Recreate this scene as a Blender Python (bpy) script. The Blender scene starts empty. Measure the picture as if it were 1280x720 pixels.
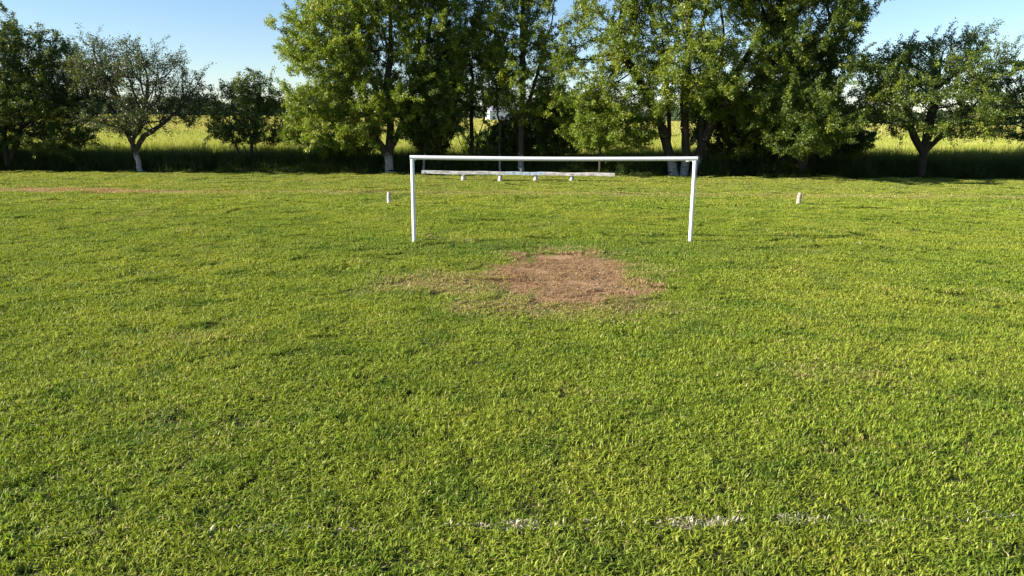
import bpy, math, random
import numpy as np
from mathutils import Vector, noise, Matrix

RNG = np.random.default_rng(7)
random.seed(7)
C = bpy.context.scene.collection

# ------------------------------------------------------------------ camera model
F, CAM_H, PITCH, ROLL = 914.0, 3.4, math.radians(13.05), math.radians(0.35)

def ray(x, y):
    a, b = x - 640, -(y - 360)
    u = a * math.cos(ROLL) - b * math.sin(ROLL)
    v = a * math.sin(ROLL) + b * math.cos(ROLL)
    return u, F * math.cos(PITCH) + v * math.sin(PITCH), -F * math.sin(PITCH) + v * math.cos(PITCH)

def at(x, y, Y):
    """where the sight line of a photo point meets the vertical plane Y metres away"""
    d = ray(x, y)
    t = Y / d[1]
    return d[0] * t, CAM_H + d[2] * t

# ------------------------------------------------------------------ tagging helpers
def tag(o, label=None, cat=None, group=None, kind=None):
    if label: o['label'] = label
    if cat: o['category'] = cat
    if group: o['group'] = group
    if kind: o['kind'] = kind
    return o

def empty(name, loc, label, cat, group=None, rz=0):
    o = bpy.data.objects.new(name, None)
    C.objects.link(o)
    o.empty_display_size = 0.3
    o.location = loc
    o.rotation_euler = (0, 0, rz)
    return tag(o, label, cat, group)

def mesh_obj(name, V, FC, mat, parent=None, smooth=False, link=True, attrs=None):
    """V (n,3); FC = faces list or ndarray (m,k)"""
    me = bpy.data.meshes.new(name)
    if isinstance(FC, np.ndarray):
        V = np.asarray(V, np.float32)
        m, k = FC.shape
        me.vertices.add(len(V)); me.vertices.foreach_set('co', V.ravel())
        me.loops.add(m * k); me.loops.foreach_set('vertex_index', FC.astype(np.int32).ravel())
        me.polygons.add(m)
        me.polygons.foreach_set('loop_start', np.arange(0, m * k, k, dtype=np.int32))
        me.polygons.foreach_set('loop_total', np.full(m, k, np.int32))
        me.update(calc_edges=True)
    else:
        me.from_pydata([tuple(map(float, v)) for v in V], [], FC)
        me.update()
    if smooth:
        me.polygons.foreach_set('use_smooth', np.ones(len(me.polygons), bool))
    if attrs:
        for k_, arr in attrs.items():
            a = me.attributes.new(k_, 'FLOAT', 'POINT'); a.data.foreach_set('value', arr.astype(np.float32))
    me.materials.append(mat)
    o = bpy.data.objects.new(name, me)
    if link: C.objects.link(o)
    if parent: o.parent = parent
    return o

# ------------------------------------------------------------------ material helpers
class NT:
    def __init__(s, name):
        s.m = bpy.data.materials.new(name); s.m.use_nodes = True
        s.t = s.m.node_tree; s.t.nodes.clear()
        s.out = s.n('ShaderNodeOutputMaterial')
    def n(s, typ, **kw):
        nd = s.t.nodes.new(typ)
        for k, v in kw.items(): setattr(nd, k, v)
        return nd
    def link(s, a, b): s.t.links.new(a, b)
    def val(s, sock, v):
        if hasattr(v, 'is_output') or isinstance(v, bpy.types.NodeSocket): s.link(v, sock)
        else: sock.default_value = v
    def math(s, op, a, b=0.0, c=0.0, clamp=False):
        nd = s.n('ShaderNodeMath', operation=op, use_clamp=clamp)
        for i, v in enumerate((a, b, c)): s.val(nd.inputs[i], v)
        return nd.outputs[0]
    def pos(s): return s.n('ShaderNodeNewGeometry').outputs['Position']
    def island(s): return s.n('ShaderNodeNewGeometry').outputs['Random Per Island']
    def sep(s, v):
        nd = s.n('ShaderNodeSeparateXYZ'); s.link(v, nd.inputs[0]); return nd.outputs
    def noise(s, scale, detail=3, rough=0.55, vec=None, stretch=None):
        v = vec if vec is not None else s.pos()
        if stretch:
            mp = s.n('ShaderNodeMapping'); s.link(v, mp.inputs[0]); mp.inputs['Scale'].default_value = stretch; v = mp.outputs[0]
        nd = s.n('ShaderNodeTexNoise'); nd.inputs['Scale'].default_value = scale
        nd.inputs['Detail'].default_value = detail; nd.inputs['Roughness'].default_value = rough
        s.link(v, nd.inputs['Vector']); return nd.outputs[0]
    def ramp(s, fac, lo, hi, a=0.0, b=1.0, smooth=True):
        nd = s.n('ShaderNodeMapRange', interpolation_type='SMOOTHSTEP' if smooth else 'LINEAR')
        s.val(nd.inputs[0], fac)
        for i, v in enumerate((lo, hi, a, b)): nd.inputs[i + 1].default_value = v
        return nd.outputs[0]
    def mix(s, fac, a, b, mode='MIX'):
        nd = s.n('ShaderNodeMix', data_type='RGBA', blend_type=mode)
        s.val(nd.inputs[0], fac)
        for i, v in ((6, a), (7, b)):
            if isinstance(v, bpy.types.NodeSocket): s.link(v, nd.inputs[i])
            else: nd.inputs[i].default_value = (*v, 1) if len(v) == 3 else v
        return nd.outputs[2]
    def bsdf(s, col, rough=0.6, spec=0.3, bump=None, bstr=0.3, bdist=0.02, metal=0.0):
        p = s.n('ShaderNodeBsdfPrincipled')
        if isinstance(col, bpy.types.NodeSocket): s.link(col, p.inputs['Base Color'])
        else: p.inputs['Base Color'].default_value = (*col, 1)
        s.val(p.inputs['Roughness'], rough); p.inputs['Specular IOR Level'].default_value = spec
        p.inputs['Metallic'].default_value = metal
        if bump is not None:
            b = s.n('ShaderNodeBump'); b.inputs['Strength'].default_value = bstr; b.inputs['Distance'].default_value = bdist
            s.link(bump, b.inputs['Height']); s.link(b.outputs[0], p.inputs['Normal'])
        return p.outputs[0]
    def finish(s, sh): s.link(sh, s.out.inputs['Surface']); return s.m
    def leafy(s, col, tcol, fac=0.35, rough=0.5, spec=0.3):
        """thin leaf: reflects with col, lets through tcol"""
        p = s.bsdf(col, rough, spec)
        t = s.n('ShaderNodeBsdfTranslucent'); s.link(tcol, t.inputs['Color'])
        m = s.n('ShaderNodeMixShader'); m.inputs[0].default_value = fac
        s.link(p, m.inputs[1]); s.link(t.outputs[0], m.inputs[2])
        return s.finish(m.outputs[0])

# worn areas of the pitch, written once and used by the soil, the blades and the planting
def worn_nodes(s):
    x, y, z = s.sep(s.pos())[:3]
    nz = s.noise(0.9, 4, 0.6)
    nf = s.noise(3.5, 3, 0.6)
    jit = s.math('ADD', s.math('MULTIPLY', s.math('SUBTRACT', nz, 0.5), 1.7), s.math('MULTIPLY', s.math('SUBTRACT', nf, 0.5), 0.9))
    def ell(cx, cy, rx, ry, lo, hi, amt=1.0):
        dx = s.math('DIVIDE', s.math('SUBTRACT', x, cx), rx)
        dy = s.math('DIVIDE', s.math('SUBTRACT', y, cy), ry)
        d = s.math('SQRT', s.math('ADD', s.math('MULTIPLY', dx, dx), s.math('MULTIPLY', dy, dy)))
        return s.math('MULTIPLY', s.ramp(s.math('ADD', d, jit), lo, hi, 1.0, 0.0), amt)
    a = ell(1.25, 15.95, 1.75, 2.9, 0.6, 1.35)
    b = ell(-1.3, 15.0, 1.7, 1.3, 0.4, 1.3, 0.55)
    c = ell(0.9, 13.4, 2.4, 1.3, 0.4, 1.3, 0.55)
    dirt = s.math('MAXIMUM', a, s.math('MAXIMUM', b, c))
    # track worn across the far side
    ctr = s.math('MULTIPLY_ADD', x, -0.012, 33.9)
    dist = s.math('ABSOLUTE', s.math('SUBTRACT', y, ctr))
    tn = s.math('MULTIPLY', s.math('SUBTRACT', s.noise(0.35, 4, 0.6, stretch=(0.4, 1.6, 1)), 0.5), 1.6)
    side = s.math('MAXIMUM', s.ramp(x, -20.5, -12.0, 1.0, 0.35), s.ramp(x, 8.0, 14.0, 0.12, 0.42))
    track = s.math('MULTIPLY', s.ramp(s.math('ADD', dist, tn), 0.3, 1.3, 1.0, 0.0), side)
    # remains of a lime line close by
    lc = s.math('MULTIPLY_ADD', x, 0.040, 5.60)
    ld = s.math('ABSOLUTE', s.math('SUBTRACT', y, lc))
    ln = s.ramp(s.math('ADD', ld, s.math('MULTIPLY', s.math('SUBTRACT', s.noise(5, 3), 0.5), 0.14)), 0.02, 0.10, 1.0, 0.0)
    gap = s.ramp(s.noise(1.3, 3, stretch=(1, 0.2, 1)), 0.40, 0.64, 0.12, 1.0)
    line = s.math('MULTIPLY', s.math('MULTIPLY', ln, gap), s.math('MULTIPLY', s.ramp(x, -1.2, -.2, .25, 1), s.ramp(x, 2.3, 3.2, 1, .45)))
    return dirt, track, line

def worn_py(x, y):
    """plain copy of the masks for thinning the planting"""
    nz = np.array([noise.noise((a * .9, b * .9, 3)) for a, b in zip(x, y)])
    nf = np.array([noise.noise((a * 2.9, b * 2.9, 8)) for a, b in zip(x, y)])
    j = nz * .55 + nf * .35
    def e(cx, cy, rx, ry): return np.sqrt(((x - cx) / rx) ** 2 + ((y - cy) / ry) ** 2) + j
    d = np.clip((1.25 - e(1.25, 15.95, 1.75, 2.9)) / .5, 0, 1)
    d = np.maximum(d, .5 * np.clip((1.3 - e(-1.3, 15, 1.7, 1.3)) / .9, 0, 1))
    d = np.maximum(d, .5 * np.clip((1.3 - e(.9, 13.4, 2.4, 1.3)) / .9, 0, 1))
    tr = np.clip((1.2 - np.abs(y - (33.9 - .012 * x)) - nz) / .9, 0, 1) * np.where((x < -15) | (x > 12), .8, .3)
    return np.maximum(d, tr)

# ------------------------------------------------------------------ materials
def mat_ground():
    s = NT('ground')
    dirt, track, line = worn_nodes(s)
    y = s.sep(s.pos())[1]
    g = s.mix(s.noise(1.3, 5), (0.030, 0.042, 0.010), (0.060, 0.070, 0.018))
    g = s.mix(s.ramp(s.noise(14, 4), 0.35, 0.7), g, (0.045, 0.036, 0.018))
    # beyond the blades the sheet itself carries the green of the meadow
    far = s.ramp(y, 9, 24)
    g = s.mix(far, g, s.mix(s.noise(0.6, 5), (0.11, 0.15, 0.018), (0.19, 0.22, 0.035)))
    soil = s.mix(s.noise(9, 6, 0.7), (0.24, 0.14, 0.08), (0.42, 0.27, 0.155))
    soil = s.mix(s.ramp(s.noise(38, 4, 0.7), 0.5, 0.75), soil, (0.40, 0.30, 0.19))
    g = s.mix(s.math('MAXIMUM', dirt, track), g, soil)
    g = s.mix(line, g, (0.48, 0.42, 0.34))
    # strip below the trees: leaf litter, then the standing crop's straw ground
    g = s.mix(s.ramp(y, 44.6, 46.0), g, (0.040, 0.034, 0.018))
    straw = s.mix(s.noise(0.08, 5), (0.18, 0.19, 0.03), (0.28, 0.27, 0.055))
    g = s.mix(s.ramp(y, 51, 54), g, straw)
    bmp = s.noise(16, 6, 0.7)
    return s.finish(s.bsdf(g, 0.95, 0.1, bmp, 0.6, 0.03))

def mat_grass():
    s = NT('grass_blades')
    dirt, track, line = worn_nodes(s)
    isl = s.island()
    big = s.noise(0.22, 4, 0.6); mid = s.noise(1.1, 3)
    base = s.mix(s.ramp(isl, 0, 1), (0.130, 0.200, 0.018), (0.295, 0.355, 0.038))
    base = s.mix(s.ramp(big, 0.35, 0.68), base, s.mix(isl, (0.215, 0.270, 0.026), (0.365, 0.385, 0.052)))
    base = s.mix(s.ramp(mid, 0.45, 0.7, 0, 0.6), base, (0.075, 0.15, 0.016))
    # deeper bluish sward in front of and beside the goal
    x, y, z = s.sep(s.pos())[:3]
    dx = s.math('DIVIDE', s.math('SUBTRACT', x, 1.5), 7.5); dy = s.math('DIVIDE', s.math('SUBTRACT', y, 19.2), 1.7)
    d = s.math('ADD', s.math('SQRT', s.math('ADD', s.math('MULTIPLY', dx, dx), s.math('MULTIPLY', dy, dy))), s.math('MULTIPLY', s.math('SUBTRACT', mid, .5), 1.2))
    base = s.mix(s.ramp(d, 0.5, 1.2, 0.35, 0.0), base, (0.08, 0.16, 0.035))
    # a share of the blades is dried out, more of them near the worn ground and far off
    w = s.math('MAXIMUM', dirt, track)
    dry = s.mix(isl, (0.27, 0.23, 0.08), (0.50, 0.43, 0.20))
    dry = s.mix(s.ramp(s.math('MAXIMUM', dirt, s.math('MULTIPLY', track, .75)), .2, .9), dry, s.mix(isl, (0.27, 0.165, 0.088), (0.51, 0.355, 0.205)))
    thr = s.math('ADD', s.math('MULTIPLY', w, 1.1), s.math('ADD', s.ramp(y, 27, 42, 0.05, 0.24), s.ramp(s.noise(.33, 4, .65), .54, .72, 0, .30)))
    isd = s.math('LESS_THAN', s.n('ShaderNodeObjectInfo').outputs['Random'], thr)
    isl2 = s.math('FRACT', s.math('MULTIPLY', isl, 37.7))
    isd = s.math('LESS_THAN', isl2, thr)
    col = s.mix(isd, base, dry)
    col = s.mix(s.math('LESS_THAN', isl2, s.math('MULTIPLY', line, .58)), col, (0.56, 0.50, 0.41))
    tr = s.mix(1.0, col, (1.5, 1.45, 0.7), 'MULTIPLY')
    return s.leafy(col, tr, 0.30, 0.55, 0.18)

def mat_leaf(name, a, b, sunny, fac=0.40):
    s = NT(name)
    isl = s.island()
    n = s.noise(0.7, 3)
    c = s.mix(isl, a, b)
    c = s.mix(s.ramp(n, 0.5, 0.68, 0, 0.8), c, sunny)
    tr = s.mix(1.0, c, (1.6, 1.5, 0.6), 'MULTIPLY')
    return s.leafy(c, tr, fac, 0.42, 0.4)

def mat_bark(name, white_to=0.0):
    s = NT(name)
    z = s.sep(s.n('ShaderNodeTexCoord').outputs['Object'])[2]
    n = s.noise(7, 5, 0.7, stretch=(1, 1, 0.25))
    c = s.mix(n, (0.022, 0.018, 0.014), (0.085, 0.068, 0.052))
    if white_to > 0:
        edge = s.math('ADD', z, s.math('MULTIPLY', s.math('SUBTRACT', s.noise(6, 4), 0.5), 1.3))
        paint = s.mix(s.ramp(s.noise(11, 4, 0.7), 0.42, 0.62), (0.34, 0.33, 0.33), (0.15, 0.135, 0.125))
        c = s.mix(s.ramp(edge, white_to - 0.12, white_to + 0.12, 1, 0), c, paint)
    return s.finish(s.bsdf(c, 0.9, 0.15, n, 0.7, 0.03))

def mat_white_paint():
    s = NT('white_gloss_paint')
    z = s.sep(s.pos())[2]
    n = s.noise(9, 5, 0.65)
    c = s.mix(s.ramp(n, 0.55, 0.8, 0, 0.5), (0.74, 0.74, 0.75), (0.54, 0.52, 0.49))
    c = s.mix(s.ramp(s.math('ADD', z, s.math('MULTIPLY', n, 0.12)), 0.05, 0.28, 0.6, 0), c, (0.36, 0.35, 0.24))
    r = s.mix(s.ramp(s.noise(24, 4, 0.7), 0.70, 0.73), c, (0.22, 0.12, 0.06))
    return s.finish(s.bsdf(r, 0.42, 0.45, n, 0.15, 0.004))

def mat_plank(name, a, b, worn, lo=0.45, hi=0.6):
    s = NT(name)
    v = s.n('ShaderNodeTexCoord').outputs['Object']
    g = s.noise(3.2, 6, 0.7, v, (1.1, 14, 14))
    c = s.mix(g, a, b)
    c = s.mix(s.ramp(s.noise(2.1, 5, 0.7, v, (1, 6, 6)), lo, hi), c, worn)
    c = s.mix(s.ramp(s.noise(1.7, 3, 0.6, v, (1.6, 2.5, 2.5)), 0.60, 0.68, 0, 0.75), c, (0.10, 0.085, 0.075))
    return s.finish(s.bsdf(c, 0.85, 0.2, g, 0.5, 0.01))

def mat_simple(name, a, b, scale=4, rough=0.8, spec=0.2, bstr=0.2):
    s = NT(name)
    n = s.noise(scale, 5, 0.65)
    return s.finish(s.bsdf(s.mix(n, a, b), rough, spec, n, bstr, 0.01))

M_ground = mat_ground()
M_grass = mat_grass()
M_paint = mat_white_paint()
M_bark = mat_bark('bark')
M_barkw = mat_bark('bark_limewashed_base', 1.15)
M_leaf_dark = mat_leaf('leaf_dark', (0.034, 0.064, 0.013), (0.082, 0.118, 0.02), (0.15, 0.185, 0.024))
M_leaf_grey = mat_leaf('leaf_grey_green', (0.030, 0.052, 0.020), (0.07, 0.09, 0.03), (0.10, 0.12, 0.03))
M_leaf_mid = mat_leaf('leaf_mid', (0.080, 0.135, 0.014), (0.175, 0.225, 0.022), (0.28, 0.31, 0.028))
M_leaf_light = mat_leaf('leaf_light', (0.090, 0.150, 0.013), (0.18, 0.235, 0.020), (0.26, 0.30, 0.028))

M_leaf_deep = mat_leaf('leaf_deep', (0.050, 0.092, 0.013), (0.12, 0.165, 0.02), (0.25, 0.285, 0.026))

# ------------------------------------------------------------------ sky and sun
scn = bpy.context.scene
world = bpy.data.worlds.new("World"); scn.world = world; world.use_nodes = True
wt = world.node_tree; wt.nodes.clear()
SUN_EL = math.radians(21.7)
SUN_DIR = Vector((-math.cos(math.radians(13)) * math.cos(SUN_EL), -math.sin(math.radians(13)) * math.cos(SUN_EL), math.sin(SUN_EL)))
sky = wt.nodes.new('ShaderNodeTexSky'); sky.sky_type = 'NISHITA'; sky.sun_disc = False
sky.sun_elevation = SUN_EL
sky.sun_rotation = math.atan2(SUN_DIR.x, SUN_DIR.y)
sky.air_density = 1.0; sky.dust_density = 0.0; sky.ozone_density = 2.8; sky.altitude = 100
bg = wt.nodes.new('ShaderNodeBackground'); bg.inputs['Strength'].default_value = 0.061
wo = wt.nodes.new('ShaderNodeOutputWorld')
tint = wt.nodes.new('ShaderNodeMix'); tint.data_type = 'RGBA'; tint.blend_type = 'MULTIPLY'; tint.inputs[0].default_value = 1
tint.inputs[7].default_value = (.95, .985, 1.08, 1)
wt.links.new(sky.outputs[0], tint.inputs[6]); wt.links.new(tint.outputs[2], bg.inputs['Color']); wt.links.new(bg.outputs[0], wo.inputs['Surface'])
sl = bpy.data.lights.new('sun', 'SUN'); sl.energy = 5.0; sl.angle = math.radians(0.5); sl.color = (1.0, 0.93, 0.80)
so = bpy.data.objects.new('sun', sl); C.objects.link(so)
so.rotation_euler = SUN_DIR.to_track_quat('Z', 'Y').to_euler()

# ------------------------------------------------------------------ ground
def ground_h(x, y):
    return 0.035 * noise.noise((x * 0.16, y * 0.16, 0.3)) + 0.018 * noise.noise((x * 0.7, y * 0.7, 4.2))

def far_h(x, y):
    t = min(max((y - 90) / 240, 0), 1)
    return (2.3 - .0065 * x) * t * t * (3 - 2 * t)

def axis(lo, hi, fine, edges):
    a = list(np.arange(lo, hi + 1e-6, fine))
    return sorted(set(a) | set(edges))
xs = axis(-42, 42, 0.5, [-1600, -900, -500, -250, -120, -70, 52, 70, 120, 250, 500, 900, 1600])
ys = axis(0, 60, 0.4, [-300, -60, -20, -6, 75, 90, 110, 130, 150, 170, 190, 210, 230, 250, 270, 290, 310, 330, 400, 700, 1200, 2500])
V = []
for y in ys:
    for x in xs:
        inside = abs(x) <= 42 and 0 <= y <= 60
        V.append((x, y, ground_h(x, y) if inside else far_h(max(-260, min(260, x)), y)))
nx = len(xs)
Fc = np.array([(j * nx + i, j * nx + i + 1, (j + 1) * nx + i + 1, (j + 1) * nx + i) for j in range(len(ys) - 1) for i in range(nx - 1)])
tag(mesh_obj('ground', np.array(V), Fc, M_ground, smooth=True), kind='structure')

# ------------------------------------------------------------------ blades and instancing
def blade_patch(name, n, rad, hmin, hmax, wmin, wmax, mat, lean=0.9, tuft=0, troot=.012):
    """a round patch of n bent blades as one mesh"""
    r = rad * np.sqrt(RNG.random(n)) ; th = RNG.random(n) * 2 * np.pi
    bx, by = r * np.cos(th), r * np.sin(th)
    if tuft:
        k = RNG.integers(0, max(1, n // tuft), n)              # most blades share a root with their neighbours
        free = RNG.random(n) < .22
        bx = np.where(free, bx, bx[k] + RNG.normal(0, troot, n)); by = np.where(free, by, by[k] + RNG.normal(0, troot, n))
    h = RNG.uniform(hmin, hmax, n); w = RNG.uniform(wmin, wmax, n) * .5
    a = RNG.random(n) * 2 * np.pi
    ln = RNG.random(n) ** 0.55 * lean
    dx, dy = np.cos(a), np.sin(a)
    f = a + np.pi / 2 + RNG.normal(0, .5, n)
    px, py = np.cos(f), np.sin(f)
    mh = 0.58
    P = np.zeros((n, 5, 3))
    P[:, 0] = np.c_[bx - px * w * .7, by - py * w * .7, np.full(n, -0.01)]
    P[:, 1] = np.c_[bx + px * w * .7, by + py * w * .7, np.full(n, -0.01)]
    mx, my, mz = bx + dx * h * ln * .35, by + dy * h * ln * .35, h * mh * (1 - .15 * ln)
    P[:, 2] = np.c_[mx + px * w, my + py * w, mz]
    P[:, 3] = np.c_[mx - px * w, my - py * w, mz]
    P[:, 4] = np.c_[bx + dx * h * ln, by + dy * h * ln, h * (1 - .45 * ln ** 2)]
    idx = np.arange(n)[:, None] * 5
    tris = np.concatenate([idx + np.array([[0, 1, 2]]), idx + np.array([[0, 2, 3]]), idx + np.array([[3, 2, 4]])])
    o = mesh_obj(name, P.reshape(-1, 3), tris, mat, link=False)
    return o

def scatter(name, pts, scl, tilt, variants, mat, label=None):
    """one object whose geometry nodes put a random variant on every point"""
    col = bpy.data.collections.new(name + '_sources')
    for v in variants: col.objects.link(v)
    n = len(pts)
    me = bpy.data.meshes.new(name)
    me.vertices.add(n); me.vertices.foreach_set('co', np.asarray(pts, np.float32).ravel())
    rot = np.c_[RNG.normal(0, tilt, n), RNG.normal(0, tilt, n), RNG.random(n) * 2 * np.pi]
    a = me.attributes.new('rot', 'FLOAT_VECTOR', 'POINT'); a.data.foreach_set('vector', rot.astype(np.float32).ravel())
    a = me.attributes.new('scl', 'FLOAT_VECTOR', 'POINT'); a.data.foreach_set('vector', np.asarray(scl, np.float32).ravel())
    a = me.attributes.new('vi', 'INT', 'POINT'); a.data.foreach_set('value', RNG.integers(0, len(variants), n).astype(np.int32))
    me.materials.append(mat)
    o = bpy.data.objects.new(name, me); C.objects.link(o)
    ng = bpy.data.node_groups.new(name, 'GeometryNodeTree')
    ng.interface.new_socket('Geometry', in_out='INPUT', socket_type='NodeSocketGeometry')
    ng.interface.new_socket('Geometry', in_out='OUTPUT', socket_type='NodeSocketGeometry')
    N = ng.nodes.new; L = ng.links.new
    gi, go = N('NodeGroupInput'), N('NodeGroupOutput')
    ci = N('GeometryNodeCollectionInfo'); ci.inputs[0].default_value = col
    ci.inputs['Separate Children'].default_value = True; ci.inputs['Reset Children'].default_value = True
    iop = N('GeometryNodeInstanceOnPoints'); iop.inputs['Pick Instance'].default_value = True
    def att(nm, t):
        q = N('GeometryNodeInputNamedAttribute'); q.data_type = t; q.inputs['Name'].default_value = nm
        return q.outputs['Attribute']
    L(gi.outputs[0], iop.inputs['Points']); L(ci.outputs[0], iop.inputs['Instance'])
    L(att('vi', 'INT'), iop.inputs['Instance Index'])
    L(att('rot', 'FLOAT_VECTOR'), iop.inputs['Rotation']); L(att('scl', 'FLOAT_VECTOR'), iop.inputs['Scale'])
    L(iop.outputs[0], go.inputs[0])
    md = o.modifiers.new('scatter', 'NODES'); md.node_group = ng
    return tag(o, label, kind='stuff')

def grid_pts(x0, x1, y0, y1, step, fov=True, jit=0.5):
    X, Y = np.meshgrid(np.arange(x0, x1, step), np.arange(y0, y1, step))
    X = X.ravel() + RNG.uniform(-jit, jit, X.size) * step; Y = Y.ravel() + RNG.uniform(-jit, jit, Y.size) * step
    if fov:
        k = np.abs(X) < Y * 0.78 + 2.2
        X, Y = X[k], Y[k]
    return X, Y

def hgt(X, Y): return np.array([ground_h(a, b) for a, b in zip(X, Y)])

# --- lawn in three rings of growing blade size
def lawn_ring(name, y0, y1, step, variants, thin, label):
    X, Y = grid_pts(-46, 46, y0, y1, step)
    w = worn_py(X, Y)
    keep = RNG.random(len(X)) > w * thin
    X, Y, w = X[keep], Y[keep], w[keep]
    Z = hgt(X, Y)
    lush = np.array([noise.noise((a * .5, b * .5, 1.7)) + .5 * noise.noise((a * 1.9, b * 1.9, 5)) for a, b in zip(X, Y)])
    lush = np.clip(1 + lush * .36, .6, 1.35)
    sz = lush * (1 - .62 * w)
    s = np.c_[np.ones(len(X)), np.ones(len(X)), sz] * RNG.uniform(.9, 1.15, (len(X), 1))
    return scatter(name, np.c_[X, Y, Z], s, 0.05, variants, M_grass, label)

near = [blade_patch('grass_patch', 900, 0.36, 0.022, 0.085, 0.005, 0.014, M_grass, 1.4, 9, .012) for _ in range(10)]
midv = [blade_patch('grass_patch', 2400, 0.70, 0.02, 0.075, 0.007, 0.014, M_grass, 1.35, 12, .02) for _ in range(8)]
farv = [blade_patch('grass_patch', 2600, 1.15, 0.015, 0.045, 0.012, 0.024, M_grass, 1.1, 14, .035) for _ in range(8)]
lawn_ring('grass', 3.8, 13.6, 0.36, near, 0.0, 'short coarse lawn grass of the pitch nearest the camera')
lawn_ring('grass', 13.4, 27.4, 0.62, midv, 0.0, 'short lawn grass around the goal and its bare patch')
lawn_ring('grass', 27.0, 46.2, 1.0, farv, 0.2, 'short yellowish lawn grass between the goal and the tree row')

# taller tufts here and there, lying over
M_tuft = M_grass
tv = [blade_patch('grass_tuft', 70, 0.11, 0.05, 0.12, 0.007, 0.014, M_grass, 1.1) for _ in range(5)]
X, Y = grid_pts(-34, 34, 4, 30, 0.55)
k = np.array([noise.noise((a * .35, b * .35, 9.1)) for a, b in zip(X, Y)]) + RNG.normal(0, .2, len(X)) > .38
X, Y = X[k], Y[k]; k = worn_py(X, Y) < .2; X, Y = X[k], Y[k]
for fx, fy, fn, fr in ((-2.72, 20.05, 9, .13), (5.02, 20.3, 9, .13), (-5.02, 29.7, 8, .16), (11.82, 30.3, 8, .16)):   # uncut grass round the feet of posts
    X = np.r_[X, fx + RNG.normal(0, fr, fn)]; Y = np.r_[Y, fy + RNG.normal(0, fr, fn)]
scatter('grass_tufts', np.c_[X, Y, hgt(X, Y)], np.repeat(RNG.uniform(.6, 1.15, (len(X), 1)), 3, 1), .08, tv, M_grass, 'slightly taller tufts in the short lawn grass')

# --- tall weeds below the trees and the standing crop behind
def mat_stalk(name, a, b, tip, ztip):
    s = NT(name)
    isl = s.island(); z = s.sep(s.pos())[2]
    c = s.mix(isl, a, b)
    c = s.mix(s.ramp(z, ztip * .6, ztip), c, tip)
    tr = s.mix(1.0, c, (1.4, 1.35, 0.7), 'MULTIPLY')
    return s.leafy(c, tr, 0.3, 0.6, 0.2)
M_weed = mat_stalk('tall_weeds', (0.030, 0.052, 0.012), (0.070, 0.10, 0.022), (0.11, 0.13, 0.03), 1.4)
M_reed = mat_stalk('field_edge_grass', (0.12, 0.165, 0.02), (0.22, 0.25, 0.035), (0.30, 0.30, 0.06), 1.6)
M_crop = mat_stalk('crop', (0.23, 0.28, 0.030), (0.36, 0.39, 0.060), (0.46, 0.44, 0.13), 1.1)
wv = [blade_patch('weed_clump', 260, 0.55, 0.45, 1.2, 0.02, 0.05, M_weed, 0.5) for _ in range(6)] + [blade_patch('weed_clump', 70, 0.5, 0.8, 1.75, 0.012, 0.03, M_weed, 0.4) for _ in range(3)]
X, Y = grid_pts(-46, 46, 44.2, 50.6, 0.42, False)
edge = 45.55 - .9 * np.clip((X - 2) / 12, 0, 1) + np.array([noise.noise((a * .45, 0, 6)) + .7 * noise.noise((a * 1.6, 2, 6)) for a in X]) * 1.1
k = Y > edge; X, Y, edge = X[k], Y[k], edge[k]
for tx in (-23.0, -7.7, -5.6, -.75, .6, 9.8, 10.5, 11.2):
    k = ~((np.abs(X - tx) < .55) & (Y < 46.4)); X, Y, edge = X[k], Y[k], edge[k]
lowf = np.clip((Y - edge) / 1.9, .12, 1)
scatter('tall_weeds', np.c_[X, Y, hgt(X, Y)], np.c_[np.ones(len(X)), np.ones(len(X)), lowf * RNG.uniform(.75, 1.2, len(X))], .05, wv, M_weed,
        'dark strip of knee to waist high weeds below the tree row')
rv = [blade_patch('reed_clump', 120, 0.5, 0.9, 1.75, 0.02, 0.045, M_reed, 0.35) for _ in range(6)]
X, Y = grid_pts(-60, 60, 51.4, 58, 0.75, False)
k = np.array([noise.noise((a * .15, b * .3, 2.1)) for a, b in zip(X, Y)]) > -.12
X, Y = X[k], Y[k]
scatter('field_edge_grass', np.c_[X, Y, np.zeros(len(X))], np.repeat(RNG.uniform(.7, 1.1, (len(X), 1)), 3, 1), .05, rv, M_reed,
        'sunlit upright grass at the near edge of the yellow field')
cv = [blade_patch('crop_clump', 260, 1.3, 0.6, 1.1, 0.03, 0.07, M_crop, 0.5) for _ in range(6)]
X, Y = grid_pts(-85, 85, 56, 110, 1.6, False)
k = np.abs(X) < Y * .78 + 6; X, Y = X[k], Y[k]
X2, Y2 = grid_pts(-240, 240, 110, 330, 5.5, False)
k = np.abs(X2) < Y2 * .78 + 10; X2, Y2 = X2[k], Y2[k]
s1 = np.c_[np.ones(len(X)), np.ones(len(X)), RNG.uniform(.8, 1.1, len(X))]
s2 = np.c_[np.full(len(X2), 3.6), np.full(len(X2), 3.6), RNG.uniform(.8, 1.1, len(X2))]
XX, YY = np.r_[X, X2], np.r_[Y, Y2]
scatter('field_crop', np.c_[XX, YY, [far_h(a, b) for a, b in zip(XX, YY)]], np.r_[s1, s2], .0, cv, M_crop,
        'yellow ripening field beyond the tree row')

# ------------------------------------------------------------------ trees
def unit(v): return v / np.maximum(np.linalg.norm(v, axis=-1, keepdims=True), 1e-9)

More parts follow.
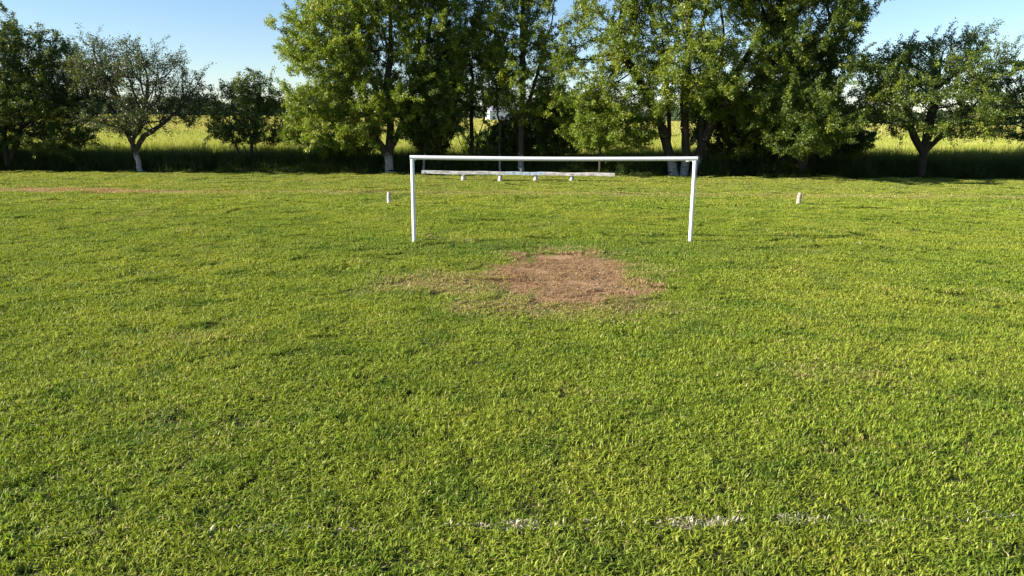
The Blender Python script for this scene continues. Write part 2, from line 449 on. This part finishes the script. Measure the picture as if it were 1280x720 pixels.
def colonize(stems, A, step=0.34, dk=0.62, di=3.0, iters=170, rng=None):
    nodes, par = [], []
    for st in stems:                                   # each stem is a list of points, first stem holds the root
        prev = -1
        st = [np.array(p, float) for p in st]
        for a, b in zip(st[:-1], st[1:]):
            n = max(1, int(np.linalg.norm(b - a) / step))
            for i in range(n + 1):
                if i == 0 and prev >= 0: continue
                if i == 0 and nodes:
                    prev = 0 if np.linalg.norm(a - nodes[0]) < .05 else -1
                    if prev == 0: continue
                nodes.append(a + (b - a) * i / n + (rng.normal(0, .02, 3) if i else 0)); par.append(prev); prev = len(nodes) - 1
    nodes = np.array(nodes); par = list(par)
    best = np.full(len(A), 1e9); bi = np.zeros(len(A), int); live = np.ones(len(A), bool)
    fresh = np.arange(len(nodes)); used = {}
    for it in range(iters):
        if not live.any(): break
        li = np.where(live)[0]
        D = np.linalg.norm(A[li][:, None] - nodes[fresh][None], axis=2)
        j = D.argmin(1); d = D[np.arange(len(li)), j]
        up = d < best[li]
        best[li[up]] = d[up]; bi[li[up]] = fresh[j[up]]
        live &= best > dk
        li = np.where(live & (best < (di if it > 14 else 9)))[0]
        if len(li) == 0: break
        src = bi[li]; dirs = unit(A[li] - nodes[src])
        us, inv = np.unique(src, return_inverse=True)
        acc = np.zeros((len(us), 3)); np.add.at(acc, inv, dirs)
        acc = unit(acc + rng.normal(0, .22, acc.shape) + np.array([0, 0, .05]))
        keep = np.array([used.get(u, 0) < 3 for u in us])
        us, acc = us[keep], acc[keep]
        for u in us: used[u] = used.get(u, 0) + 1
        if len(us) == 0: break
        st = len(nodes)
        nodes = np.vstack([nodes, nodes[us] + acc * step]); par += list(us)
        fresh = np.arange(st, len(nodes))
    return nodes, np.array(par)

def tubes(P0, P1, R0, R1, k=5):
    d = unit(P1 - P0)
    ref = np.where(np.abs(d[:, 2:3]) < .9, np.array([[0, 0, 1.]]), np.array([[1., 0, 0]]))
    u = unit(np.cross(d, ref)); v = np.cross(d, u)
    ang = np.arange(k) * 2 * np.pi / k
    ring = u[:, None] * np.cos(ang)[None, :, None] + v[:, None] * np.sin(ang)[None, :, None]
    a = P0[:, None] + ring * R0[:, None, None]; b = P1[:, None] + ring * R1[:, None, None]
    Vv = np.concatenate([a, b], 1).reshape(-1, 3)
    i = np.arange(k); q = np.stack([i, (i + 1) % k, (i + 1) % k + k, i + k], 1)
    Fq = (np.arange(len(P0))[:, None, None] * 2 * k + q[None]).reshape(-1, 4)
    return Vv, Fq

def leaves_mesh(P, D, L, W, rng):
    """one folded diamond per leaf, base P, direction D"""
    n = len(P)
    up = unit(rng.normal(0, .75, (n, 3)) + np.array([-.55, -.4, .6]))
    side = unit(np.cross(D, up)); nrm = np.cross(side, D)
    m = P + D * L[:, None] * .45
    V = np.zeros((n, 4, 3))
    V[:, 0] = P; V[:, 1] = m + side * W[:, None] * .5 + nrm * W[:, None] * .12
    V[:, 2] = P + D * L[:, None]; V[:, 3] = m - side * W[:, None] * .5 + nrm * W[:, None] * .12
    i = np.arange(n)[:, None] * 4
    return V.reshape(-1, 3), np.concatenate([i + [[0, 1, 2]], i + [[0, 2, 3]]])

DM = 4.2
def sample_crown(ells, dens, rng, gap, clump=0.62):
    pts = []
    for (cx, cy, cz, rx, ry, rz) in ells:
        n = int(dens * DM * 4.19 * rx * ry * rz)
        q = unit(rng.normal(size=(n, 3))) * (rng.random((n, 1)) ** 0.42) * 1.07
        k = rng.random(n) < .035
        q[k] *= 1.28
        pts.append(q * [rx, ry, rz] + [cx, cy, cz])
    P = np.vstack(pts)
    sd = rng.random() * 100
    v = np.array([noise.noise((p[0] * clump + sd, p[1] * clump, p[2] * clump)) + .4 * noise.noise((p[0] * 1.6, p[1] * 1.6 + sd, p[2] * 1.6)) for p in P])
    P = P[(v > gap) & (P[:, 2] > .7)]
    return P

def tree(name, base, ells, stems, rad, leafmat, barkmat, label, cat='tree', group=None, dens=5.5, gap=-.08, nleaf=8,
         leaf=(.07, .135), twigs=2, spread=.42, dk=.36, step=.24, wide=.6, seed=0, droop=.1, bare=.0, whips=.35):
    rng = np.random.default_rng(seed)
    root = empty(name, (base[0], base[1], 0), label, cat, group)
    A = sample_crown(ells, dens, rng, gap)
    N, par = colonize(stems, A, step, dk, rng=rng)
    n = len(N)
    cnt = np.zeros(n); kids = np.zeros(n, int)
    for i in range(n):
        if par[i] >= 0: kids[par[i]] += 1
    cnt[kids == 0] = 1
    for i in range(n - 1, -1, -1):
        if par[i] >= 0: cnt[par[i]] += cnt[i]
    tip = .007
    R = np.maximum(rad * (cnt / cnt.max()) ** .58, .0045)
    z0 = N[:, 2]
    R = R * np.where(z0 < .5, 1 + .22 * (1 - z0 / .5) ** 2, 1)      # root flare
    s = np.where(par >= 0)[0]
    p = par[s]
    R0 = np.minimum(R[p], R[s] * 1.35)
    V1, F1 = tubes(N[p] - unit(N[s] - N[p]) * .01, N[s], R0, R[s], 6)
    # twigs and leaves off the thin wood
    thin = s[R[s] < .028]
    par_t = par[thin]
    bd = unit(N[thin] - N[par_t])
    rep = twigs
    o = np.repeat(N[thin], rep, 0) - np.repeat(bd, rep, 0) * step * rng.random((len(thin) * rep, 1))
    td = unit(np.repeat(bd, rep, 0) * .7 + rng.normal(0, .6, (len(thin) * rep, 3)) + [0, 0, .12 - droop])
    tl = rng.uniform(.5, 1.3, len(o)) * spread
    # long whippy shoots standing out of the crown
    ends = np.where(kids == 0)[0]; ends = ends[rng.random(len(ends)) < whips]
    wd = unit(unit(N[ends] - N[par[ends]]) + rng.normal(0, .25, (len(ends), 3)) + [.15, 0, .35])
    wl = rng.uniform(.5, 1.3, len(ends)); seg = 5
    for q in range(seg):
        a0 = N[ends] + wd * (wl * q / seg)[:, None] + np.array([.10, 0, -.10]) * (wl * (q / seg) ** 2)[:, None]
        o = np.vstack([o, a0]); td = np.vstack([td, unit(wd + np.array([.2, 0, -.2]) * q / seg)]); tl = np.r_[tl, wl / seg]
    V2, F2 = tubes(o, o + td * tl[:, None], np.full(len(o), .006), np.full(len(o), .002), 3)
    trunk = mesh_obj('trunk', np.vstack([V1, V2]), np.vstack([F1, F2 + len(V1)]), barkmat, root, smooth=True)
    m = int(round(nleaf * 3.3))
    if bare > 0:
        kk = rng.random(len(o)) > bare
        o, td, tl = o[kk], td[kk], tl[kk]
    f = rng.random((len(o) * m, 1)) ** .7
    lp = np.repeat(o, m, 0) + np.repeat(td * tl[:, None], m, 0) * f
    lp = lp + rng.normal(0, .065, lp.shape)
    ld = unit(np.repeat(td, m, 0) * .5 + rng.normal(0, .7, lp.shape) + [0, 0, -.25])
    L = rng.uniform(leaf[0], leaf[1], len(lp)); W = L * wide * rng.uniform(.8, 1.2, len(lp))
    V3, F3 = leaves_mesh(lp, ld, L, W, rng)
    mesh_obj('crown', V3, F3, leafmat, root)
    print(name, 'nodes', n, 'leaves', len(lp))
    return root

def crown_at(bx, Y, lst, deep=.85, cap=3.6):
    """ellipses as seen from the pitch -> ellipsoids in metres round the tree's base"""
    out = []
    for e in lst:
        px, py, rx, ry = e[:4]
        dy = e[4] if len(e) > 4 else 0
        X, Z = at(px, py, Y + dy); X2, _ = at(px + rx, py, Y + dy); _, Z2 = at(px, py - ry, Y + dy)
        out.append((X - bx, dy, Z, X2 - X, min(cap, (X2 - X) * deep + .5), Z2 - Z))
    return out

def base_x(px, Y): return at(px, 218, Y)[0]

T = []
def add_tree(px, Y, lst, stems, rad, leafmat, barkmat, label, **kw):
    bx = base_x(px, Y)
    return tree(kw.pop('name', 'tree'), (bx, Y), crown_at(bx, Y, lst, kw.pop('deep', .85), kw.pop('cap', 3.6)), stems, rad, leafmat, barkmat, label, **kw)

ROW = 'trees in the row behind the pitch'
add_tree(10, 46.6, [(5, 80, 62, 55), (-10, 135, 75, 48), (65, 135, 50, 40), (95, 105, 40, 26), (50, 70, 42, 28), (60, 172, 48, 18)],
         [[(0, 0, 0), (.1, 0, 1.3), (-.5, 0, 2.6)], [(0, 0, 0), (.5, .1, 1.2), (1.2, .1, 2.6)], [(0, 0, 0), (.1, 0, 1.3), (.2, 0, 3)]],
         .24, M_leaf_dark, M_bark, 'dense dark green tree at the far left end of the row', group=ROW, dens=4.6, gap=-.08, nleaf=9, seed=11)
add_tree(176, 45.7, [(172, 105, 68, 50), (222, 112, 34, 34), (115, 92, 34, 42), (175, 148, 72, 18), (150, 75, 40, 28)],
         [[(0, 0, 0), (-.15, 0, 1.0), (-.35, 0, 2.0), (-1.0, 0, 3.2)], [(-.35, 0, 2.0), (.3, .1, 2.9), (.7, 0, 4.0)], [(-.35, 0, 2.0), (-.4, -.2, 3.6)], [(-.15, 0, 1.4), (.5, -.1, 2.2), (1.4, 0, 2.8)]],
         .21, M_leaf_grey, M_barkw, 'open airy tree with pale trunk base standing alone before the yellow field at left', group=ROW,
         dens=3.8, gap=-.01, nleaf=3.3, twigs=3, spread=.6, leaf=(.07, .12), seed=12, bare=.15, whips=.8)
add_tree(312, 47.4, [(310, 132, 40, 40), (298, 160, 34, 24), (334, 155, 24, 30)],
         [[(0, 0, 0), (-.2, 0, 1.6)], [(0, 0, 0), (.3, 0, 1.8)], [(0, 0, 0), (-.9, 0, 1.9)]],
         .15, M_leaf_dark, M_bark, 'small rounded bushy tree between the airy tree and the bright tall tree', group=ROW, dens=7, gap=-.15, nleaf=8, seed=13)
add_tree(487, 45.9, [(478, -30, 85, 85), (425, 55, 66, 66), (405, 120, 48, 55, -.6), (385, 165, 34, 24, -.8), (440, 165, 40, 22, -1), (535, 40, 55, 80), (470, 125, 60, 38), (560, 115, 34, 50), (378, 75, 28, 34)],
         [[(0, 0, 0), (-.05, 0, 1.2), (-.9, 0, 2.2), (-1.3, 0, 4.2), (-2.2, 0, 6.5)], [(-.05, 0, 1.2), (.15, 0, 3), (-.1, 0, 5), (.3, 0, 7)], [(-.05, 0, 1.2), (1.0, 0, 3.2), (2.0, 0, 6.5)]],
         .27, M_leaf_light, M_barkw, 'tall bright yellow-green tree with whitewashed trunk left of the goal', group=ROW, dens=5.0, gap=-.1, nleaf=9, seed=14)
add_tree(529, 46.0, [(545, 130, 36, 45), (548, 90, 34, 40)],
         [[(0, 0, 0), (.25, 0, 2.5), (.6, 0, 4.5)]],
         .075, M_leaf_dark, M_barkw, 'slender dark tree just behind the left goal post', group=ROW, dens=5, nleaf=8, seed=15)
add_tree(590, 49.0, [(588, 100, 42, 42), (600, 45, 34, 48), (570, 60, 30, 40)],
         [[(0, 0, 0), (-.9, 0, 2.2), (-1.3, 0, 4)], [(0, 0, 0), (0, 0, 4), (.1, 0, 6)], [(0, 0, 0), (.5, 0, 2.4), (1.2, 0, 4.4)], [(0, 0, 0), (-.3, .2, 3.6)]],
         .16, M_leaf_dark, M_bark, 'tree with several thin bare stems showing the yellow field between them', group=ROW, dens=4.5, gap=-.05, nleaf=8, seed=16)
add_tree(625, 46.0, [(622, 100, 30, 35), (612, 60, 26, 30)], [[(0, 0, 0), (-.05, 0, 2.6), (-.2, 0, 4.6)]],
         .07, M_leaf_mid, M_barkw, 'slender young tree with pale thin stem behind the left half of the bench', group=ROW, dens=5, nleaf=8, seed=25)
add_tree(651, 46.0, [(650, 30, 56, 62), (652, -40, 56, 55), (688, 92, 34, 42), (655, 110, 40, 42), (690, 130, 32, 32)],
         [[(0, 0, 0), (0, 0, 3.0), (.1, 0, 6), (0, 0, 9)], [(0, 0, 3.0), (.9, 0, 5.8), (1.4, 0, 8)], [(0, 0, 3.0), (-.9, 0, 6)]],
         .20, M_leaf_mid, M_barkw, 'tall straight-stemmed tree with whitewashed trunk directly behind the bench', group=ROW, dens=4.4, gap=-.03, nleaf=7, cap=2.5, seed=17)
add_tree(749, 44.9, [(750, 158, 46, 30), (728, 135, 30, 24), (792, 166, 32, 22)],
         [[(0, 0, 0), (.05, 0, 1.8), (-.3, 0, 2.6)]],
         .08, M_leaf_light, M_bark, 'low young tree with fresh green leaves and a thin stem under the big trees', group=ROW, dens=9, gap=-.2, nleaf=8, seed=18, spread=.35)
add_tree(848, 45.7, [(768, 30, 58, 62, -1.8), (850, -40, 95, 80, -.8), (890, 112, 42, 26, -3.8), (840, 78, 78, 52, -2.2), (925, 10, 66, 75, -1), (950, 105, 52, 48, -2), (722, 75, 34, 50, -1.8), (790, 115, 56, 38, -2.4), (900, 120, 45, 40)],
         [[(-.3, 0, 0), (-.6, 0, 1.3), (-1.3, 0, 3.3), (-2.6, 0, 5.6), (-4, 0, 7.5)], [(.35, .1, 0), (.4, 0, 1.4), (.1, 0, 4.2), (.2, 0, 8)], [(1.0, .3, 0), (1.25, .3, 1.4), (2.0, 0, 3.6), (3.4, 0, 6.6), (5, 0, 9.3)],
          [(-.6, 0, 1.3), (-.8, 0, 3.8), (-1.2, 0, 7)], [(1.25, .3, 1.4), (1.5, .3, 4.5), (2.4, .3, 8)]],
         .30, M_leaf_mid, M_barkw, 'largest tree, spreading stems and whitewashed foot behind the right goal post', group=ROW, dens=3.4, gap=.06, nleaf=7, seed=19, cap=5.0, deep=1.1)
add_tree(1000, 45.3, [(1030, 20, 44, 70, -1), (1045, 100, 44, 55, -1.4), (1000, 40, 44, 50, -1.6), (1005, 150, 55, 42, -2.6), (985, -20, 60, 55), (980, 132, 46, 26, -3.8), (950, 155, 42, 38), (1000, 80, 50, 50)],
         [[(0, 0, 0), (-.2, 0, 1.8), (-.8, 0, 4)], [(0, 0, 0), (.5, 0, 2.2), (1, 0, 5), (1.4, 0, 8)], [(0, 0, 0), (.1, 0, 3), (-.4, 0, 7)]],
         .30, M_leaf_deep, M_bark, 'tall dense dark tree right of the goal with its foliage down to the weeds', group=ROW, dens=3.8, gap=.0, nleaf=9, seed=20, cap=5.6, deep=1.5)
add_tree(1152, 44.9, [(1165, 95, 62, 46), (1208, 78, 38, 42), (1120, 90, 40, 36), (1108, 130, 36, 40, -1), (1205, 140, 50, 32, -2), (1150, 140, 60, 28, -2), (1235, 120, 22, 34), (1140, 118, 46, 24, -3.2)],
         [[(0, 0, 0), (-.05, 0, 1.5), (-.9, 0, 2.7), (-1.3, 0, 4)], [(-.05, 0, 1.5), (.1, 0, 3.6), (.3, 0, 5.5)], [(-.05, 0, 1.5), (1.3, 0, 3), (2.4, 0, 4.2)]],
         .26, M_leaf_deep, M_bark, 'broad dark tree with feathery top near the right end of the row', group=ROW, dens=3.4, gap=.03, nleaf=5, whips=.7, seed=21, cap=5.0, deep=1.4)
add_tree(1296, 45.6, [(1300, 115, 48, 45), (1268, 98, 20, 28), (1300, 150, 55, 30)],
         [[(0, 0, 0), (0, 0, 2), (-.4, 0, 3.5)], [(0, 0, 0), (.4, 0, 3)]],
         .2, M_leaf_dark, M_bark, 'dark tree cut by the right edge of the photo', group=ROW, dens=5, nleaf=7, seed=22)
# the row goes on to the left outside the picture and shades what stands there
for x, h, sd in ((-38.5, 7.0, 31), (-45, 8.0, 32), (-52, 8.5, 33)):
    tree('tree', (x, 46.8), [(0, 0, h * .55, 3.6, 3.0, h * .42), (1, 0, h * .35, 3.4, 2.8, h * .25)],
         [[(0, 0, 0), (0, 0, 2), (-.6, 0, 3.6)], [(0, 0, 2), (.8, 0, 4)]], .25, M_leaf_dark, M_bark,
         {31: 'dark tree next beyond the left edge of the picture', 32: 'dark tree second beyond the left edge of the picture', 33: 'dark tree third beyond the left edge of the picture'}[sd],
         group=ROW, dens=4, nleaf=9, seed=sd, leaf=(.13, .2))

random.seed(1)
SH = 'shrubs under the tree row'
for px, Y, rx, ry, py, mt, lb, sd in (
        (640, 48.2, 32, 26, 174, M_leaf_dark, 'dark shrub at the foot of the two whitewashed stems behind the bench', 41),
        (694, 48.2, 36, 42, 154, M_leaf_dark, 'dark shrub between the straight-stemmed tree and the low young tree', 42),
        (905, 48.2, 40, 42, 150, M_leaf_dark, 'dark shrub right behind the largest tree', 43),
        (965, 47.6, 40, 42, 152, M_leaf_dark, 'dark shrub at the foot of the tall dense dark tree', 44),
        (535, 48.2, 34, 38, 158, M_leaf_dark, 'dark shrub behind the left goal post', 45),
        (430, 48.8, 36, 16, 182, M_leaf_mid, 'low shrub hanging over the weeds left of the whitewashed bright tree', 46),
        (608, 52.5, 32, 14, 184, M_leaf_light, 'sunlit yellow-green shrub at the field edge behind the goal', 47),
        (1060, 48.8, 30, 18, 178, M_leaf_dark, 'low dark shrub before the bright grass right of the goal', 48),
        (1020, 47.8, 34, 36, 160, M_leaf_dark, 'dark shrub rightmost of those filling the base of the tall dense dark tree', 49)):
    add_tree(px, Y, [(px, py, rx, ry)], [[(0, 0, 0), (0, 0, .9)], [(0, 0, 0), (.3, .1, 1)], [(0, 0, 0), (-.3, 0, 1)]], .06, mt, M_bark, lb,
             name='shrub', cat='shrub', group=SH, dens=8, gap=-.3, nleaf=10, leaf=(.09, .16), seed=sd, deep=.8)

# ------------------------------------------------------------------ far woodland
def woodland():
    rng = np.random.default_rng(5)
    s = NT('far_woodland'); isl = s.island()
    c = s.mix(isl, (0.030, 0.050, 0.022), (0.060, 0.085, 0.032))
    mat = s.finish(s.bsdf(c, 0.8, 0.1))
    P, Nn = [], []
    for i in range(230):
        x = rng.uniform(-330, 330); y = rng.uniform(335, 380) + 20 * math.sin(x * .01)
        h = rng.uniform(7.5, 11.5) * (1 + .15 * noise.noise((x * .02, 0, 0))); r = rng.uniform(5, 8)
        k = 700
        q = unit(rng.normal(size=(k, 3))); q[:, 2] = np.abs(q[:, 2]) * 1.0
        lump = np.array([1 + .28 * noise.noise((a[0] * 2.5 + i, a[1] * 2.5, a[2] * 2.5)) for a in q])[:, None]
        P.append(q * [r, r, h * .8] * lump * rng.uniform(.8, 1.02, (k, 1)) + [x, y, h * .12 + far_h(x, y)]); Nn.append(q)
    P = np.vstack(P); Nn = unit(np.vstack(Nn) + rng.normal(0, .5, P.shape))
    D = unit(np.cross(Nn, rng.normal(size=P.shape)))
    side = np.cross(Nn, D); L = rng.uniform(.6, 1.3, (len(P), 1))
    V = np.stack([P, P + D * L * .5 + side * L * .4, P + D * L, P + D * L * .5 - side * L * .4], 1).reshape(-1, 3)
    o = mesh_obj('woodland', V, np.arange(len(P) * 4).reshape(-1, 4), mat)
    tag(o, 'far belt of dark woodland along the horizon beyond the field', kind='stuff')
woodland()

# ------------------------------------------------------------------ solids
class MB:
    def __init__(s): s.V, s.F = [], []
    def add(s, V, Fs):
        b = len(s.V); s.V += [tuple(v) for v in V]; s.F += [tuple(i + b for i in f) for f in Fs]
    def box(s, lo, hi):
        x0, y0, z0 = lo; x1, y1, z1 = hi
        s.add([(x0, y0, z0), (x1, y0, z0), (x1, y1, z0), (x0, y1, z0), (x0, y0, z1), (x1, y0, z1), (x1, y1, z1), (x0, y1, z1)],
              [(0, 3, 2, 1), (4, 5, 6, 7), (0, 1, 5, 4), (1, 2, 6, 5), (2, 3, 7, 6), (3, 0, 4, 7)])
    def tube(s, pts, rads, k=16, cap=True):
        pts = [Vector(p) for p in pts]
        base = len(s.V); n = len(pts)
        d0 = (pts[1] - pts[0]).normalized()
        ref = Vector((0, 0, 1)) if abs(d0.z) < .9 else Vector((0, 1, 0))
        for i, p in enumerate(pts):
            d = (pts[min(i + 1, n - 1)] - pts[max(i - 1, 0)]).normalized()
            u = d.cross(ref).normalized(); v = d.cross(u)
            for j in range(k):
                a = 2 * math.pi * j / k
                s.V.append(tuple(p + (u * math.cos(a) + v * math.sin(a)) * rads[i]))
        for i in range(n - 1):
            for j in range(k):
                s.F.append((base + i * k + j, base + i * k + (j + 1) % k, base + (i + 1) * k + (j + 1) % k, base + (i + 1) * k + j))
        if cap:
            s.F.append(tuple(base + j for j in range(k))[::-1]); s.F.append(tuple(base + (n - 1) * k + j for j in range(k)))
    def build(s, name, mat, parent=None, bevel=0.0, smooth=False):
        o = mesh_obj(name, s.V, s.F, mat, parent)
        import bmesh
        bm = bmesh.new(); bm.from_mesh(o.data); bmesh.ops.recalc_face_normals(bm, faces=bm.faces)
        if bevel: bmesh.ops.bevel(bm, geom=bm.edges[:], offset=bevel, segments=2, affect='EDGES', profile=.6)
        if smooth:
            for f in bm.faces: f.smooth = len(f.verts) == 4
            for e in bm.edges:
                if e.calc_face_angle(0) > .9: e.smooth = False
        bm.to_mesh(o.data); bm.free()
        return o

# goal
GL, GR = Vector((-2.72, 20.05, 0)), Vector((4.99, 20.3, 0)); GH = 2.36; R = .053
gc = (GL + GR) / 2; gl, gr = GL - gc, GR - gc
goal = empty('football_goal', gc, 'white round-pipe football goal without a net in the middle of the grass', 'goal')
ax = (gr - gl).normalized(); back = Vector((-ax.y, ax.x, 0))
for q in (gl, gr):
    m = MB(); m.tube([q + Vector((0, 0, -.05)), q + Vector((0, 0, .9)), q + Vector((0, 0, GH - R))], [R] * 3, 20); m.build('post', M_paint, goal, smooth=True)
m = MB()
cb = [gl - ax * (R + .01) + (gr - gl + ax * (2 * R + .02)) * t + Vector((0, 0, GH - .025 * math.sin(math.pi * t))) for t in np.linspace(0, 1, 13)]
m.tube(cb, [R + .004] * 13, 20); m.build('crossbar', M_paint, goal, smooth=True)
for q, sg in ((gl, 1), (gr, -1)):
    m = MB()
    m.tube([q + back * R * .6 + Vector((0, 0, GH - .05)), q + back * .45 + Vector((0, 0, GH - .07)), q + back * .85 + Vector((0, 0, GH - .11))], [.022] * 3, 10)
    m.build('net_bracket', M_paint, goal, smooth=True)
    m = MB()
    m.tube([q + back * (R * .4) + Vector((0, 0, GH - .26)), q + back * .22 + Vector((0, 0, GH - .08))], [.014] * 2, 8)
    m.build('bracket_strut', M_paint, goal, smooth=True)

# bench
BY = 41.0
bench = empty('bench', (.25, BY, 0), 'long low bench of weathered white planks on short white posts before the trees', 'bench')
def plank(x0, x1, z0, z1, mat, nm='seat_plank', dz=.0):
    L = x1 - x0; n = 26; m = MB(); r = random.Random(nm + str(x0)); ring = []
    for i in range(n + 1):
        t = i / n; x = x0 + L * t; z = z0 + (z1 - z0) * t + .012 * math.sin(t * 9 + x0)
        w = .15 + r.uniform(-.006, .006); h = .078 + r.uniform(-.006, .006)
        c = [(-w, -h), (w * .98, -h), (w, h * .9), (w * .9, h), (-w * .92, h), (-w, h * .9)]
        ring.append([(x, a + r.uniform(-.003, .003), z + b) for a, b in c])
    k = 6; V = [p for rr in ring for p in rr]
    Fq = [(i * k + j, i * k + (j + 1) % k, (i + 1) * k + (j + 1) % k, (i + 1) * k + j) for i in range(n) for j in range(k)]
    Fq += [tuple(range(k))[::-1], tuple(n * k + j for j in range(k))]
    m.add(V, Fq); return m.build(nm, mat, bench, smooth=False)
M_pl_white = mat_plank('plank_old_white', (0.52, 0.52, 0.50), (0.70, 0.70, 0.68), (0.30, 0.27, 0.24))
M_pl_blue = mat_plank('plank_faded_blue', (0.42, 0.50, 0.60), (0.56, 0.62, 0.68), (0.30, 0.34, 0.38))
M_pl_red = mat_plank('plank_faded_pinkish', (0.55, 0.50, 0.48), (0.68, 0.64, 0.62), (0.34, 0.20, 0.17), .5, .62)
for x0, x1, z0, z1, mt, lb in ((-5.3, -.72, .475, .44, M_pl_white, 'weathered white plank with dark streaks'),
                               (-.715, 1.52, .44, .425, M_pl_blue, 'faded bluish plank'),
                               (1.525, 5.4, .425, .40, M_pl_red, 'pale plank with reddish worn paint')):
    o = plank(x0, x1, z0, z1, mt); o['label'] = lb
for x in (-3.0, -.95, 1.02, 3.03):
    m = MB(); r = .125
    m.tube([(x, 0, -.05), (x + .01, 0, .16), (x - .005, 0, .365)], [r * 1.12, r, r * .93], 12)
    m.build('leg', M_pl_white, bench, bevel=.008, smooth=True)

# stub posts
def stub(x, y, h, r, lean, mat, label):
    root = empty('short_post', (x, y, 0), label, 'post', 'short posts behind the goal')
    m = MB(); n = 7
    pts = [(lean * h * t + .006 * math.sin(t * 7), 0, -.05 + (h + .05) * t) for t in np.linspace(0, 1, n)]
    m.tube(pts, [r * (1.08 - .10 * t) for t in np.linspace(0, 1, n)], 14)
    o = m.build('shaft', mat, root, bevel=.006, smooth=True)
    m = MB(); m.tube([(lean * h, 0, h + .002), (lean * h + .004, 0, h + .014)], [r * .95, r * .85], 14)
    m.build('post_top', M_cut, root, smooth=True)
M_cut = mat_simple('sawn_wood_end', (0.42, 0.36, 0.28), (0.60, 0.54, 0.45), 14)
M_stub_w = mat_plank('stub_old_limewash', (0.46, 0.44, 0.41), (0.62, 0.60, 0.56), (0.26, 0.22, 0.18))
M_stub_b = mat_plank('stub_grey_wood', (0.34, 0.29, 0.23), (0.52, 0.46, 0.38), (0.18, 0.14, 0.11))
stub(-5.02, 29.7, .46, .075, .02, M_stub_w, 'short whitewashed post in the grass left of the goal')
stub(11.82, 30.3, .47, .085, .10, M_stub_b, 'short leaning grey wooden post in the grass right of the goal')

# litter
m = MB(); r = random.Random(3)
n = 8; V = []
for j in range(5):
    for i in range(n):
        a = 2 * math.pi * i / n; ph = math.pi * (j + .5) / 5; q = .042 * (1 + r.uniform(-.3, .3))
        V.append((math.sin(ph) * math.cos(a) * q, math.sin(ph) * math.sin(a) * q, .045 + .7 * math.cos(ph) * q))
m.add(V, [(j * n + i, (j + 1) * n + i, (j + 1) * n + (i + 1) % n, j * n + (i + 1) % n) for j in range(4) for i in range(n)] + [tuple(range(n)), tuple(4 * n + i for i in range(n))[::-1]])
o = m.build('paper_scrap', mat_simple('white_paper', (0.72, 0.72, 0.70), (0.8, 0.8, 0.8), 20))
o.location = (9.77, 20.3, ground_h(9.77, 20.3) + .03); tag(o, 'crumpled white paper scrap lying in the grass right of the goal', 'litter')

# farm building far across the field
M_wall = mat_simple('lime_render', (0.66, 0.66, 0.66), (0.78, 0.78, 0.77), .6)
M_roof = mat_simple('sheet_roof', (0.36, 0.36, 0.42), (0.48, 0.48, 0.54), .8, .5)
M_win = mat_simple('dark_glass', (0.02, 0.025, 0.03), (0.04, 0.045, 0.05), 1, .15, .6)
def farmhouse(px, Y, w, d, h, rh, label, rz):
    x = at(px, 146, Y)[0]
    root = empty('farmhouse', (x, Y, far_h(x, Y)), label, 'house', None, rz)
    m = MB(); m.box((-w / 2, -d / 2, 0), (w / 2, d / 2, h))
    m.add([(-w / 2, -d / 2, h), (-w / 2, d / 2, h), (-w / 2, 0, h + rh)], [(0, 1, 2)]); m.add([(w / 2, -d / 2, h), (w / 2, d / 2, h), (w / 2, 0, h + rh)], [(0, 2, 1)])
    wall = m.build('wall', M_wall, root)
    m = MB(); t = .15
    for sg in (-1, 1):
        a = [(-w / 2 - .4, 0, h + rh + .02), (w / 2 + .4, 0, h + rh + .02), (w / 2 + .4, sg * (d / 2 + .4), h - .15), (-w / 2 - .4, sg * (d / 2 + .4), h - .15)]
        m.add(a + [(p[0], p[1], p[2] + t) for p in a], [(0, 1, 2, 3), (7, 6, 5, 4), (0, 4, 5, 1), (1, 5, 6, 2), (2, 6, 7, 3), (3, 7, 4, 0)])
    m.build('roof', M_roof, root)
    k = max(2, int(w / 3))
    for i in range(k):
        if i == k // 2:
            m = MB(); m.box((-w / 2 + w * (i + .5) / k - .5, -d / 2 - .04, 0), (-w / 2 + w * (i + .5) / k + .5, -d / 2 + .02, 2.1)); m.build('door', M_win, root)
        else:
            m = MB(); m.box((-w / 2 + w * (i + .5) / k - .5, -d / 2 - .04, 1.0), (-w / 2 + w * (i + .5) / k + .5, -d / 2 + .02, 2.1)); m.build('window', M_win, root)
farmhouse(630, 290, 13, 7, 4.0, 1.8, 'white farmhouse with grey roof glimpsed between the stems behind the bench', .25)

# ------------------------------------------------------------------ camera and view
cd = bpy.data.cameras.new('camera'); cd.sensor_width = 36; cd.lens = F * 36 / 1280; cd.clip_start = .1; cd.clip_end = 6000
co = bpy.data.objects.new('camera', cd); C.objects.link(co)
co.matrix_world = Matrix.Translation((0, 0, CAM_H)) @ Matrix.Rotation(math.pi / 2 - PITCH, 4, 'X') @ Matrix.Rotation(ROLL, 4, 'Z')
scn.camera = co
vs = scn.view_settings; vs.view_transform = 'Standard'; vs.look = 'None'; vs.gamma = 1; vs.exposure = 1.5; vs.use_curve_mapping = False
scn.cycles.max_bounces = 6; scn.cycles.transmission_bounces = 3; scn.cycles.diffuse_bounces = 3
